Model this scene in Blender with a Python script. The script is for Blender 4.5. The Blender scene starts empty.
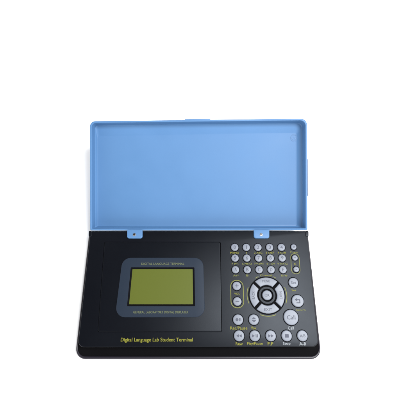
import bpy, bmesh, math, random
from mathutils import Vector, Matrix
random.seed(4)
PI = math.pi
S = 0.001                 # model units are millimetres
AL = math.radians(20.9)   # lid and base meet at 180-20.9 degrees
SA, CA = math.sin(AL), math.cos(AL)
H = 24.0                  # height of the deck over the table
CAM = Vector((0, -92.0, H + 327.8))
F = 339.0
sc = bpy.context.scene
COL = sc.collection

# ---------- photo reading: point of the photograph (400 px frame) -> point on the level plane z ----------
def pt(u, v, z=H):
    a, b = (u - 200) / F, (200 - v) / F
    d = Vector((a, b * CA + SA, b * SA - CA))
    t = (z - CAM.z) / d.z
    p = CAM + d * t
    return Vector((p.x, p.y))
def scale_at(u, v, z=H):
    return (pt(u + .5, v, z) - pt(u - .5, v, z)).length       # mm per px

# ---------- materials ----------
def mat(name, col, rough=.5, spec=.5, bump=0, bscale=900, mottle=0, metal=0, coat=0):
    m = bpy.data.materials.new(name); m.use_nodes = True
    nt = m.node_tree; b = nt.nodes['Principled BSDF']
    b.inputs['Base Color'].default_value = (*col, 1)
    b.inputs['Roughness'].default_value = rough
    b.inputs['Specular IOR Level'].default_value = spec
    b.inputs['Metallic'].default_value = metal
    b.inputs['Coat Weight'].default_value = coat
    tc = nt.nodes.new('ShaderNodeTexCoord')
    if bump:
        n = nt.nodes.new('ShaderNodeTexNoise'); n.inputs['Scale'].default_value = bscale
        n.inputs['Detail'].default_value = 3
        bp = nt.nodes.new('ShaderNodeBump'); bp.inputs['Strength'].default_value = bump
        bp.inputs['Distance'].default_value = .0002
        nt.links.new(tc.outputs['Object'], n.inputs['Vector'])
        nt.links.new(n.outputs['Fac'], bp.inputs['Height'])
        nt.links.new(bp.outputs['Normal'], b.inputs['Normal'])
    if mottle:
        n = nt.nodes.new('ShaderNodeTexNoise'); n.inputs['Scale'].default_value = 28
        n.inputs['Detail'].default_value = 5
        r = nt.nodes.new('ShaderNodeMapRange')
        r.inputs['From Min'].default_value = .3; r.inputs['From Max'].default_value = .7
        r.inputs['To Min'].default_value = rough - mottle; r.inputs['To Max'].default_value = rough + mottle
        nt.links.new(tc.outputs['Object'], n.inputs['Vector'])
        nt.links.new(n.outputs['Fac'], r.inputs['Value'])
        nt.links.new(r.outputs['Result'], b.inputs['Roughness'])
        v = nt.nodes.new('ShaderNodeMapRange')
        v.inputs['From Min'].default_value = .3; v.inputs['From Max'].default_value = .7
        v.inputs['To Min'].default_value = .98; v.inputs['To Max'].default_value = 1.02
        mx = nt.nodes.new('ShaderNodeVectorMath'); mx.operation = 'SCALE'
        mx.inputs[0].default_value = col
        nt.links.new(n.outputs['Fac'], v.inputs['Value'])
        nt.links.new(v.outputs['Result'], mx.inputs['Scale'])
        nt.links.new(mx.outputs['Vector'], b.inputs['Base Color'])
    return m
M_BLACK = mat('black_plastic', (.0020, .0024, .0040), .38, .155, .08, 1500, .02)
M_BLACK.node_tree.nodes['Principled BSDF'].inputs['Specular Tint'].default_value = (.84, .91, 1, 1)
M_WELL = mat('well_black', (.0012, .0012, .002), .7, .06)
M_BLUE = mat('blue_plastic', (.063, .148, .292), .48, .28, .12, 900, .05)
M_BEZ = mat('bezel_blue', (.0125, .019, .031), .5, .12, .1, 1400, .03)
M_LCD = mat('lcd_green', (.070, .084, .0125), .42, .15)
M_BTN = mat('button_grey', (.132, .146, .178), .45, .4, .1, 1500)
M_SYM = mat('symbol_grey', (.062, .067, .09), .6, .2)
M_YEL = mat('print_yellow', (.17, .165, .018), .6, .2)
M_DYEL = mat('print_dull_yellow', (.15, .155, .035), .6, .2)
M_BYEL = mat('print_on_bezel', (.10, .115, .055), .6, .2)
M_WHT = mat('print_white', (.26, .28, .30), .6, .2)
M_MET = mat('screw_steel', (.25, .24, .23), .35, .5, 0, 0, 0, 1)
M_TAB = mat('white_table', (.96, .96, .96), .9, .1)
M_SHELL = mat('shell_black', (.0018, .0017, .0023), .75, .06, .2, 1200)
M_RIM_LIT = mat('shell_edge_lit', (.014, .012, .018), .42, .3, .15, 1500)  # same black shell; lighter colour paints the light caught by its lip
M_LATCH = mat('latch_pale_blue', (.19, .23, .33), .5, .4)

# ---------- mesh helpers ----------
def link(name, bm, m, parent=None, angle=35, mw=None):
    bmesh.ops.remove_doubles(bm, verts=bm.verts, dist=1e-7)
    bmesh.ops.recalc_face_normals(bm, faces=bm.faces)
    me = bpy.data.meshes.new(name); bm.to_mesh(me); bm.free()
    me.polygons.foreach_set('use_smooth', [True] * len(me.polygons))
    me.set_sharp_from_angle(angle=math.radians(angle))
    me.materials.append(m)
    o = bpy.data.objects.new(name, me); COL.objects.link(o)
    if parent: o.parent = parent
    if mw is not None: o.matrix_local = mw
    return o
def offset(poly, d):
    """inset a convex counter-clockwise polygon; d is one number or one per edge"""
    n = len(poly); ds = d if isinstance(d, (list, tuple)) else [d] * n
    L = []
    for i in range(n):
        a, b = Vector(poly[i]), Vector(poly[(i + 1) % n])
        t = (b - a).normalized(); nn = Vector((-t.y, t.x))
        L.append((a + nn * ds[i], t))
    out = []
    for i in range(n):
        (p, t), (q, s) = L[i - 1], L[i]
        den = t.x * s.y - t.y * s.x
        k = ((q - p).x * s.y - (q - p).y * s.x) / den
        out.append(p + t * k)
    return out
def rounded(poly, r, n=8):
    rs = r if isinstance(r, (list, tuple)) else [r] * len(poly)
    out = []
    m = len(poly)
    for i in range(m):
        p, a, b = Vector(poly[i]), Vector(poly[i - 1]), Vector(poly[(i + 1) % m])
        u, w = (a - p).normalized(), (b - p).normalized()
        ang = u.angle(w); rr = max(rs[i], .02)
        dist = rr / math.tan(ang / 2)
        c = p + (u + w).normalized() * (rr / math.sin(ang / 2))
        s, e = p + u * dist - c, p + w * dist - c
        tot = s.angle_signed(e)
        a0 = math.atan2(s.y, s.x); a1 = math.atan2(e.y, e.x)
        while a1 < a0: a1 += 2 * PI
        if a1 - a0 > PI: a1 -= 2 * PI
        for k in range(n + 1):
            t = a0 + (a1 - a0) * k / n
            out.append(c + Vector((math.cos(t), math.sin(t))) * rr)
    return out
def circle(c, r, n=40):
    return [Vector((c[0] + r * math.cos(2 * PI * k / n), c[1] + r * math.sin(2 * PI * k / n))) for k in range(n)]
def loft(bm, layers, cap0=True, cap1=True, closed=False):
    rings = []
    for lp, z in layers:
        rings.append([bm.verts.new((p[0] * S, p[1] * S, z * S)) for p in lp])
    if closed: rings.append(rings[0])
    for A, B in zip(rings, rings[1:]):
        n = len(A)
        for i in range(n):
            bm.faces.new((A[i], A[(i + 1) % n], B[(i + 1) % n], B[i]))
    if cap0 and not closed: bm.faces.new(rings[0][::-1])
    if cap1 and not closed: bm.faces.new(rings[-1])
    return bm
def slab(poly_or_loop, z0, z1, edge=.4, inset_fn=None):
    """a plate with a rounded top edge"""
    lay = [(inset_fn(0), z0)]
    for k in range(5):
        t = k / 4 * PI / 2
        lay.append((inset_fn(edge * (1 - math.cos(t))), z1 - edge + edge * math.sin(t)))
    return loft(bmesh.new(), lay)
def quad(pts, z=H):            # photo points BL, BR, TR, TL -> ccw polygon
    return [pt(u, v, z) for u, v in pts]

# ---------- the thing ----------
dev = bpy.data.objects.new('language_terminal', None); COL.objects.link(dev)
dev['label'] = 'black student terminal with raised blue lid, green screen and grey round buttons on white surface'
dev['category'] = 'terminal'
dev.empty_display_size = .05

# deck outline
deck = quad([(77.6, 347.3), (318.8, 346.8), (307.0, 231.0), (90.4, 231.0)])
lip = [pt(74.6, 359.2, H - 12), pt(321.9, 359.2, H - 12), pt(308.0, 233, H - 12), pt(88.9, 233, H - 12)]
ymin = min(p.y for p in lip)
for i in (2, 3):               # back edge of the shell runs level with the deck's
    a = lip[1] if i == 2 else lip[0]; b = lip[i]
    t = (0 - a.y) / (b.y - a.y); lip[i] = a + (b - a) * t
panel = quad([(98.0, 331.8), (221.6, 331.8), (220.2, 242.2), (104.6, 242.2)])
RD = [5.5, 5.5, 2.0, 2.0]
RL = [9.5, 9.5, 2.5, 2.5]
# lower shell with its lip
bm = loft(bmesh.new(), [
    (rounded(offset(lip, 9), [4, 4, 2, 2]), 0.4),
    (rounded(offset(lip, 8), [5, 5, 2, 2]), 0.0),
    (rounded(offset(lip, 7), [6, 6, 2, 2]), 1.0),
    (rounded(offset(lip, .9), RL), H - 15.0),
    (rounded(offset(lip, .3), RL), H - 14.2),
    (rounded(offset(lip, .3), RL), H - 12.7),
    (rounded(offset(lip, 3.0), [7, 7, 2, 2]), H - 12.7)])
link('lower_shell', bm, M_SHELL, dev)
def trim_r(d): return [max(q - d, 1) for q in RL]
bm = loft(bmesh.new(), [
    (rounded(offset(lip, .1), RL), H - 14.0), (rounded(offset(lip, 0), RL), H - 13.8), (rounded(offset(lip, 0), RL), H - 12.9),
    (rounded(offset(lip, .2), trim_r(.2)), H - 12.4), (rounded(offset(lip, .6), trim_r(.6)), H - 12.1), (rounded(offset(lip, 1.1), trim_r(1.1)), H - 12.0),
    (rounded(offset(lip, [2.0, 1.5, 1.2, 1.5]), trim_r(1.6)), H - 12.2), (rounded(offset(lip, [2.4, 1.7, 1.4, 1.7]), trim_r(1.9)), H - 12.8)], False, False)
link('shell_lip_lit', bm, M_RIM_LIT, dev)
# top cover: sloping skirt, flat deck, recess that takes the display panel
lays = [(rounded(offset(deck, -.5), RD), H - 12.72)]
for k in range(6):
    t = k / 5 * PI / 2
    lays.append((rounded(offset(deck, .6 * (1 - math.cos(t)) ), RD), H - .6 + .6 * math.sin(t)))
inner = offset(panel, -.45)
lays += [(rounded(inner, 1.6), H), (rounded(inner, 1.6), H - 1.2)]
bm = loft(bmesh.new(), lays, cap0=False)
deck_o = link('top_cover', bm, M_BLACK, dev)
link('display_panel', slab(None, H - 1.15, H - .05, .35, lambda d: rounded(offset(panel, d + .05), 1.3)), M_BLACK, dev)
# hinge ends at the two back corners
for u0, u1 in ((88.9, 92.0), (305.0, 308.3)):
    q = quad([(u0, 237), (u1, 237), (u1, 231.2), (u0, 231.2)], H - 1)
    link('hinge_end', slab(None, H - 10, H + .35, .6, lambda d, q=q: rounded(offset(q, d), .9)), M_BLACK, dev)

# ---------- display ----------
bez = quad([(115.0, 317.3), (205.0, 317.3), (203.2, 257.8), (122.6, 257.8)])
win = quad([(128.0, 305.4), (194.2, 305.4), (193.6, 268.2), (131.6, 268.2)])
bz = H - .05
lay = [(rounded(bez, 9), bz)]
for k in range(5):
    t = k / 4 * PI / 2
    lay.append((rounded(offset(bez, .5 * (1 - math.cos(t))), 8.6), bz + .3 + .5 * math.sin(t)))
lay += [(rounded(offset(win, -.9), .8), bz + .8), (rounded(offset(win, -.7), .8), bz + .55)]
bezo = link('display_bezel', loft(bmesh.new(), lay, cap1=False), M_BEZ, dev)
w_in = offset(win, 1.1)
fr = loft(bmesh.new(), [(rounded(offset(win, -.75), .8), bz + .1), (rounded(offset(win, -.75), .8), bz + .62),
                        (rounded(offset(win, .2), .5), bz + .50), (rounded(w_in, .4), bz + .12)], cap0=False, cap1=False)
link('screen_frame', fr, M_WELL, bezo)
link('screen', loft(bmesh.new(), [(rounded(offset(w_in, -.3), .4), bz + .10), (rounded(offset(w_in, -.3), .4), bz + .18)]), M_LCD, bezo)

# ---------- printing ----------
def text_mesh(s, bold=0.0, bend=None):
    cu = bpy.data.curves.new('t', 'FONT'); cu.body = s; cu.align_x = 'CENTER'; cu.align_y = 'CENTER'
    cu.offset = bold; cu.resolution_u = 3
    o = bpy.data.objects.new('t', cu); COL.objects.link(o)
    bpy.context.view_layer.update()
    dg = bpy.context.evaluated_depsgraph_get()
    me = bpy.data.meshes.new_from_object(o.evaluated_get(dg))
    bpy.data.objects.remove(o); bpy.data.curves.remove(cu)
    return me
def printed(s, u, v, w, h, z, m, parent, name='lettering', bold=.012, dz=.12):
    me = text_mesh(s, bold)
    xs = [q.co.x for q in me.vertices]; ys = [q.co.y for q in me.vertices]
    x0, x1, y0, y1 = min(xs), max(xs), min(ys), max(ys)
    k = scale_at(u, v, z); c = pt(u, v, z)
    sx = w * k / (x1 - x0); sy = h * k / (y1 - y0)
    for q in me.vertices:
        q.co = (((q.co.x - (x0 + x1) / 2) * sx + c.x) * S, ((q.co.y - (y0 + y1) / 2) * sy + c.y) * S, (z + dz) * S)
    me.materials.clear(); me.materials.append(m); me.name = name
    o = bpy.data.objects.new(name, me); COL.objects.link(o); o.parent = parent
    return o
printed('Digital Language Lab Student Terminal', 156.8, 340.2, 72, 4.6, H, M_YEL, dev, bold=.009)
printed('DIGITAL LANGUAGE TERMINAL', 162.8, 263.8, 43, 2.1, bz + .8, M_BYEL, bezo, bold=.008)
printed('GENERAL LABORATORY DIGITAL DISPLAYER', 160.8, 312.2, 55, 2.3, bz + .8, M_BYEL, bezo, bold=.008)

def shapes(polys, u, v, z, m, parent, name='symbol', dz=.12):
    """flat print made of small polygons given in mm about the point"""
    c = pt(u, v, z); bm = bmesh.new()
    for P in polys:
        bm.faces.new([bm.verts.new(((c.x + x) * S, (c.y + y) * S, (z + dz) * S)) for x, y in P])
    return link(name, bm, m, parent)

# ---------- round buttons ----------
BH = 1.5
def round_button(u, v, r, sym=None, sw=None, sh=None, polys=None, smat=M_SYM):
    c = pt(u, v, H); k = scale_at(u, v, H); R = r * k * .955
    # black ring paints the shade of the groove round the button
    well = loft(bmesh.new(), [(circle(c, R + .7), H - .3), (circle(c, R + .7), H + .05), (circle(c, R + .55), H + .12), (circle(c, R + .1), H + .02)], cap0=False)
    lay = [(circle(c, R), H - .2), (circle(c, R), H + BH - .75)]
    for q in range(1, 6):
        t = q / 5 * PI / 2
        lay.append((circle(c, R - .75 * (1 - math.cos(t))), H + BH - .75 + .75 * math.sin(t) * .9))
    ztop = lay[-1][1]
    b = link('button', loft(bmesh.new(), lay), M_BTN, dev, 50)
    link('button_groove_shade', well, M_WELL, b)
    if sym:
        du = 0
        cc = c
        printed_at(sym, cc, sw * k * .86, sh * k * .84, ztop, smat, b)
    if polys:
        bm = bmesh.new()
        for P in polys:
            bm.faces.new([bm.verts.new(((c.x + x) * S, (c.y + y) * S, (ztop + .1) * S)) for x, y in [(a * .86, b * .86) for a, b in P]])
        link('symbol', bm, smat, b)
    return b
def printed_at(s, c, w, h, z, m, parent, rot=0, name='symbol', bold=0):
    me = text_mesh(s, bold)
    xs = [q.co.x for q in me.vertices]; ys = [q.co.y for q in me.vertices]
    x0, x1, y0, y1 = min(xs), max(xs), min(ys), max(ys)
    sx = w / (x1 - x0); sy = h / (y1 - y0)
    for q in me.vertices:
        p = Vector(((q.co.x - (x0 + x1) / 2) * sx, (q.co.y - (y0 + y1) / 2) * sy)); p.rotate(Matrix.Rotation(rot, 2))
        q.co = ((c.x + p.x) * S, (c.y + p.y) * S, (z + .1) * S)
    me.materials.clear(); me.materials.append(m); me.name = name
    o = bpy.data.objects.new(name, me); COL.objects.link(o); o.parent = parent
def tri(x, y, w, h):           # triangle pointing right (w < 0: left)
    return [(x - w / 2, y - h / 2), (x + w / 2, y), (x - w / 2, y + h / 2)]
def box2(x, y, w, h): return [(x - w / 2, y - h / 2), (x + w / 2, y - h / 2), (x + w / 2, y + h / 2), (x - w / 2, y + h / 2)]

rows = [(247.5, [234.7, 246.2, 257.8, 269.5, 281.2], '01234'),
        (258.2, [235.0, 246.8, 258.5, 270.2, 282.0], '56789'),
        (269.8, [235.5, 247.2, 259.0, 271.0, 282.8], 'ABCDE')]
for v, us, ch in rows:
    for u, s in zip(us, ch):
        round_button(u, v, 3.85, s, 0.8 if s == '1' else 2.6, 4.0)
for u, v, s in ((293.5, 247.2, 'o'), (294.7, 258.0, '+'), (296.0, 269.5, '-')):
    round_button(u, v, 2.95, s, 2.0, .6 if s == '-' else 2.0)
# keypad labels
for s, u, v, w, m in (('MENU', 234.6, 252.8, 8.6, M_YEL), ('1', 246.3, 252.8, .55, M_DYEL), ('2 ABC', 258.2, 252.8, 8.4, M_YEL),
                      ('3 DEF', 269.9, 252.8, 8.2, M_YEL), ('4 GHI', 281.6, 252.8, 8.2, M_YEL),
                      ('5 JKL', 235.4, 263.8, 7.6, M_DYEL), ('6 MNO', 247.0, 263.8, 9.6, M_DYEL), ('7PQRS', 258.8, 263.8, 9.8, M_DYEL),
                      ('8 TUV', 270.8, 263.8, 8.4, M_DYEL), ('9 WXYZ', 282.6, 263.8, 10.2, M_DYEL),
                      ('A/*', 236.0, 275.5, 6.0, M_DYEL), ('B', 247.4, 275.5, 2.2, M_DYEL), ('E/#', 284.2, 275.6, 6.6, M_DYEL),
                      ('Power', 294.2, 252.3, 7.6, M_DYEL), ('C', 294.9, 264.0, 2.3, M_YEL),
                      ('VOL', 237.0, 293.7, 5.6, M_YEL), ('Set', 293.8, 290.2, 4.6, M_YEL), ('Return', 300.6, 309.9, 9.4, M_DYEL),
                      ('Call', 290.8, 328.0, 6.0, M_WHT), ('Rec/Pause', 238.8, 328.0, 17.0, M_YEL), ('Vox', 253.6, 328.0, 5.2, M_YEL),
                      ('Rew', 239.2, 343.8, 7.0, M_YEL), ('Play/Pause', 254.9, 343.8, 15.6, M_YEL), ('F.F', 270.4, 343.8, 5.6, M_YEL),
                      ('Stop', 286.6, 343.8, 7.6, M_WHT), ('A-B', 302.6, 343.8, 6.8, M_WHT)):
    big = v > 326
    printed(s, u, v, w, 2.9 if big else 1.8, H, m, dev, bold=.012 if big else .008, dz=.2)
# volume pair
round_button(236.7, 286.0, 4.4, '+', 4.0, 4.0)
round_button(237.3, 301.5, 4.4, '-', 4.2, .9)
# right-hand column
round_button(293.2, 282.7, 5.0, 'Set', 6.0, 3.2)
round_button(297.5, 301.0, 6.2, polys=[tri(-2.0, 1.2, -2.6, 3.4), box2(.8, 1.2, 3.0, .9), box2(2.0, -.4, .9, 2.4), box2(.4, -2.0, 4.0, .9)])
round_button(290.8, 317.4, 7.7, 'Call', 9.6, 4.6)
# recorder buttons
round_button(238.0, 319.7, 5.3, polys=[circle((-1.2, 0), 1.5, 16), box2(1.6, 0, .7, 3), box2(2.9, 0, .7, 3)])
round_button(253.7, 319.7, 5.3, polys=[[(-2.4, .5), (2.4, .5), (0, 2.6)], [(-2.4, -.5), (0, -2.6), (2.4, -.5)]])
round_button(239.0, 335.8, 5.4, polys=[tri(-1.6, 0, -2.6, 3.0), tri(1.3, 0, -2.6, 3.0)])
round_button(254.7, 335.8, 5.4, polys=[tri(-1.6, 0, 2.8, 3.0), box2(1.2, 0, .7, 3), box2(2.6, 0, .7, 3)])
round_button(270.6, 335.8, 5.4, polys=[tri(-1.4, 0, 2.6, 3.0), tri(1.5, 0, 2.6, 3.0)])
round_button(286.5, 335.8, 5.4, polys=[box2(0, 0, 3.8, 3.4)])
round_button(302.2, 335.8, 5.4, 'A/B', 6.2, 3.2)

# ---------- yellow outlines ----------
def outline(q, r, w, m, z=H, name='printed_outline', dz=.12, holes=None):
    A, B = rounded(q, r, 10), rounded(offset(q, w), r - w, 10)
    bm = bmesh.new(); n = len(A)
    va = [bm.verts.new((p.x * S, p.y * S, (z + dz) * S)) for p in A]; vb = [bm.verts.new((p.x * S, p.y * S, (z + dz) * S)) for p in B]
    for i in range(n): bm.faces.new((va[i], va[(i + 1) % n], vb[(i + 1) % n], vb[i]))
    return link(name, bm, m, dev)
outline(quad([(230.8, 308.2), (244.4, 308.2), (243.2, 280.0), (230.2, 280.0)]), 6.0, .62, M_DYEL)
outline(quad([(291.4, 274.2), (300.6, 274.2), (299.0, 253.4), (290.2, 253.4)]), 4.2, .5, M_DYEL)
# ---------- direction pad ----------
C0 = pt(266.9, 295.3); k0 = scale_at(266.9, 295.3)
def arc_strip(r0, r1, a0, a1, z, n=20):
    bm = bmesh.new()
    va = []; vb = []
    for i in range(n + 1):
        t = a0 + (a1 - a0) * i / n
        va.append(bm.verts.new(((C0.x + r0 * math.cos(t)) * S, (C0.y + r0 * math.sin(t)) * S, z * S)))
        vb.append(bm.verts.new(((C0.x + r1 * math.cos(t)) * S, (C0.y + r1 * math.sin(t)) * S, z * S)))
    for i in range(n): bm.faces.new((va[i], va[i + 1], vb[i + 1], vb[i]))
    return bm
R1, R0, G = 17.4 * k0, 9.9 * k0, 1.25
well = loft(bmesh.new(), [(circle(C0, R1 + 1.1, 64), H - .3), (circle(C0, R1 + 1.1, 64), H + .05), (circle(C0, R1 + .9, 64), H + .16), (circle(C0, R1 + .3, 64), H + .04)], cap0=False)
link('pad_groove_shade', well, M_WELL, dev)  # black dish paints the shade in the grooves round the pad keys
ring = loft(bmesh.new(), [(circle(C0, 8.6 * k0, 56), H), (circle(C0, 8.6 * k0, 56), H + .7), (circle(C0, 8.2 * k0, 56), H + 1.0), (circle(C0, 6.4 * k0, 56), H + 1.0), (circle(C0, 6.1 * k0, 56), H + .6), (circle(C0, 6.1 * k0, 56), H)], False, False)
link('direction_pad_ring', ring, M_BLACK, dev)
def segment_loop(a, ins):
    r0, r1, g = R0 + ins, R1 - ins, G + ins
    out = []
    e1 = PI / 4 - math.asin(g / r1); e0 = PI / 4 - math.asin(g / r0)
    n = 14
    for i in range(n + 1): t = a - e1 + 2 * e1 * i / n; out.append(C0 + Vector((math.cos(t), math.sin(t))) * r1)
    for i in range(n + 1): t = a + e0 - 2 * e0 * i / n; out.append(C0 + Vector((math.cos(t), math.sin(t))) * r0)
    return out
for q, s in ((0, 'NEXT'), (1, 'MENU'), (2, 'BACK'), (3, 'EXIT')):
    a = q * PI / 2
    lay = [(segment_loop(a, 0), H - .1), (segment_loop(a, 0), H + .8)]
    for j in range(1, 5):
        t = j / 4 * PI / 2
        lay.append((segment_loop(a, .6 * (1 - math.cos(t))), H + .8 + .6 * math.sin(t)))
    b = link('direction_button', loft(bmesh.new(), lay), M_BTN, dev, 50)
    rm = (R0 + R1) / 2
    c = C0 + Vector((math.cos(a), math.sin(a))) * rm
    if q % 2: printed_at(s, c, 7.2, 2.2, H + 1.4, M_SYM, b, 0)
    else: printed_at(s, c, 7.2, 2.2, H + 1.4, M_SYM, b, -PI / 2 if q == 0 else PI / 2)
round_button(266.9, 295.3, 5.0, 'OK', 5.6, 3.2)
for a in (0, PI, 1.5 * PI):
    link('printed_arc', arc_strip(R1 + 2.0, R1 + 2.6, a - .40, a + .40, H + .12), M_DYEL, dev)
# arc of print over the pad with its word
for a in (-.47, .47):
    link('printed_arc', arc_strip(R1 + 2.0, R1 + 2.5, PI / 2 + a - .09, PI / 2 + a + .09, H + .12), M_DYEL, dev)
printed('Channel', 266.0, 275.4, 12.0, 1.7, H, M_YEL, dev, bold=.006, dz=.2)

# ---------- lid ----------
Rl = Matrix.Rotation(AL, 4, 'X'); Rl.translation = Vector((0, 0, H * S))
def lp(u, v): return Vector((u - 200, 231 - v))
L = [lp(89.9, 230.6), lp(307.6, 230.2), lp(307.4, 118.4), lp(89.6, 121.0)]
LR = [2.0, 2.0, 7.0, 6.0]
def LRd(d): return [max(r - d, .8) for r in LR]
lay = [(rounded(offset(L, 2.2), LRd(1)), -14.0), (rounded(offset(L, 1.0), LR), -13.4), (rounded(offset(L, .4), LR), -12.0), (rounded(offset(L, 0), LR), -1.0)]
for j in range(1, 6):
    t = j / 5 * PI / 2
    lay.append((rounded(offset(L, .8 * (1 - math.cos(t))), LRd(.4)), -.8 + .8 * math.sin(t)))
lay += [(rounded(offset(L, 1.5), LRd(1.4)), 0), (rounded(offset(L, 1.85), LRd(1.7)), -.35), (rounded(offset(L, 2.3), LRd(2)), -9.2),
        (rounded(offset(L, 2.9), LRd(2.2)), -9.9),
        (rounded(offset(L, [3.5, 7.0, 11.6, 3.7]), [1.5, 1.5, 2.5, 3]), -12.1), (rounded(offset(L, [3.9, 7.5, 12.1, 4.3]), [1.5, 1.5, 2.5, 3]), -12.25)]
lid = link('lid', loft(bmesh.new(), lay), M_BLUE, dev, 22, Rl)
# moulding mark near the upper right corner
k = 351.25 / 339
mc = Vector(((294 - 200) * k, 0)); mc.y = -31 + (231 - 138) * 1.0
mc = Vector(((293.9 - 200) * k, (200 - 138) * k + 31 - 0))
mc.y = (200 - 138.0) * k - (200 - 231) * 1.0
bm = loft(bmesh.new(), [(circle(mc, 3.6), -12.3), (circle(mc, 3.5), -11.95), (circle(mc, 3.1), -11.95), (circle(mc, 3.0), -12.3)], False, False)
for a in (90, 210, 330):
    p = mc + Vector((math.cos(math.radians(a)), math.sin(math.radians(a)))) * 1.5
    loft(bm, [(circle(p, .75, 12), -12.3), (circle(p, .6, 12), -12.0)], False, True)
link('moulding_mark', bm, M_BLUE, lid)
# pale catch on the outer right wall
x1 = L[1].x
q = [Vector((x1 - .5, 231 - 196)), Vector((x1 + 1.0, 231 - 196)), Vector((x1 + 1.0, 231 - 159)), Vector((x1 - .5, 231 - 159))]
link('side_catch', slab(None, -9, -1.2, .4, lambda d: rounded(offset(q, d), .5)), M_LATCH, lid)
q = [Vector((184.6 - 200, 231 - 120.5)), Vector((210.4 - 200, 231 - 120.2)), Vector((210.4 - 200, 231 - 118.7)), Vector((184.6 - 200, 231 - 119.1))]
link('lid_catch', slab(None, -9, -.05, .25, lambda d: rounded(offset(q, d), .5)), M_BLUE, lid)
# hinge tabs that lap from the lid onto the deck
for u0, u1 in ((127.0, 142.4), (253.8, 269.4)):
    q = quad([(u0, 238.2), (u1, 238.2), (u1, 229.6), (u0, 229.6)], H + 1.6)
    tab = link('hinge_tab', slab(None, H + .02, H + 1.7, .7, lambda d: rounded(offset(q, d), [2.2, 2.2, .8, .8])), M_BLUE, dev)
    um = (u0 + u1) / 2 - .4
    c = pt(um, 234.6, H + 1.7)
    z = H + 1.7
    sl = [box2(0, 0, 1.7, .38), box2(0, 0, .38, 1.7)]
    sw = link('screw', loft(bmesh.new(), [(circle(c, 1.55, 24), z - .2), (circle(c, 1.55, 24), z + .10), (circle(c, 1.25, 24), z + .38), (circle(c, .3, 24), z + .46)], False), M_MET, tab)
    for i, P in enumerate(sl):
        me = loft(bmesh.new(), [([c + Vector(p) for p in P], z + .30), ([c + Vector(p) for p in P], z + .50 + .03 * i)])
        link('slot_shade', me, M_WELL, tab)  # raised black bars paint the shade inside the screw's slot

# ---------- table ----------
bm = bmesh.new()
g = bmesh.ops.create_grid(bm, x_segments=2, y_segments=2, size=3)
gnd = link('tabletop_surface', bm, M_TAB)
gnd['kind'] = 'structure'; gnd['label'] = 'plain white surface under the terminal'

# ---------- light ----------
def area(name, direction, dist, size, power, col=(1, 1, 1), sy=None):
    l = bpy.data.lights.new(name, 'AREA'); l.energy = power; l.color = col
    l.shape = 'RECTANGLE'; l.size = size; l.size_y = sy or size
    o = bpy.data.objects.new(name, l); COL.objects.link(o)
    d = Vector(direction).normalized(); tgt = Vector((0, -.04, .02))
    o.location = tgt + d * dist
    o.rotation_euler = d.to_track_quat('Z', 'Y').to_euler()
    return o
area('softbox_lamp', (.40, .0, .915), .95, .36, 16.5, (.97, .985, 1))
w = bpy.data.worlds.new('World'); sc.world = w; w.use_nodes = True
nt = w.node_tree; bg = nt.nodes['Background']
tc = nt.nodes.new('ShaderNodeTexCoord'); sx = nt.nodes.new('ShaderNodeSeparateXYZ')
cr = nt.nodes.new('ShaderNodeValToRGB')
cr.color_ramp.elements[0].position = .44; cr.color_ramp.elements[0].color = (1, 1, 1, 1)
cr.color_ramp.elements[1].position = .67; cr.color_ramp.elements[1].color = (.012, .012, .014, 1)
nt.links.new(tc.outputs['Generated'], sx.inputs[0]); nt.links.new(sx.outputs['Z'], cr.inputs[0])
mr = nt.nodes.new('ShaderNodeMapRange')         # unseen ring of fill light added to keep the table white, stronger on left
mr.inputs['From Min'].default_value = -.8; mr.inputs['From Max'].default_value = .8
mr.inputs['To Min'].default_value = 3.3; mr.inputs['To Max'].default_value = 2.7
ym = nt.nodes.new('ShaderNodeMath'); ym.operation = 'MULTIPLY_ADD'; ym.inputs[1].default_value = .5
nt.links.new(sx.outputs['Y'], ym.inputs[0]); nt.links.new(sx.outputs['X'], ym.inputs[2])
nt.links.new(ym.outputs[0], mr.inputs['Value'])
nt.links.new(cr.outputs[0], bg.inputs['Color']); nt.links.new(mr.outputs['Result'], bg.inputs['Strength'])

# ---------- camera ----------
cd = bpy.data.cameras.new('Camera'); cam = bpy.data.objects.new('Camera', cd); COL.objects.link(cam)
cam.location = CAM * S; cam.rotation_euler = (AL, 0, 0)
cd.sensor_width = 36; cd.lens = 36 * F / 400; cd.clip_start = .01; cd.clip_end = 50
sc.camera = cam
sc.view_settings.view_transform = 'Standard'; sc.view_settings.look = 'None'
sc.view_settings.exposure = 0; sc.view_settings.gamma = 1
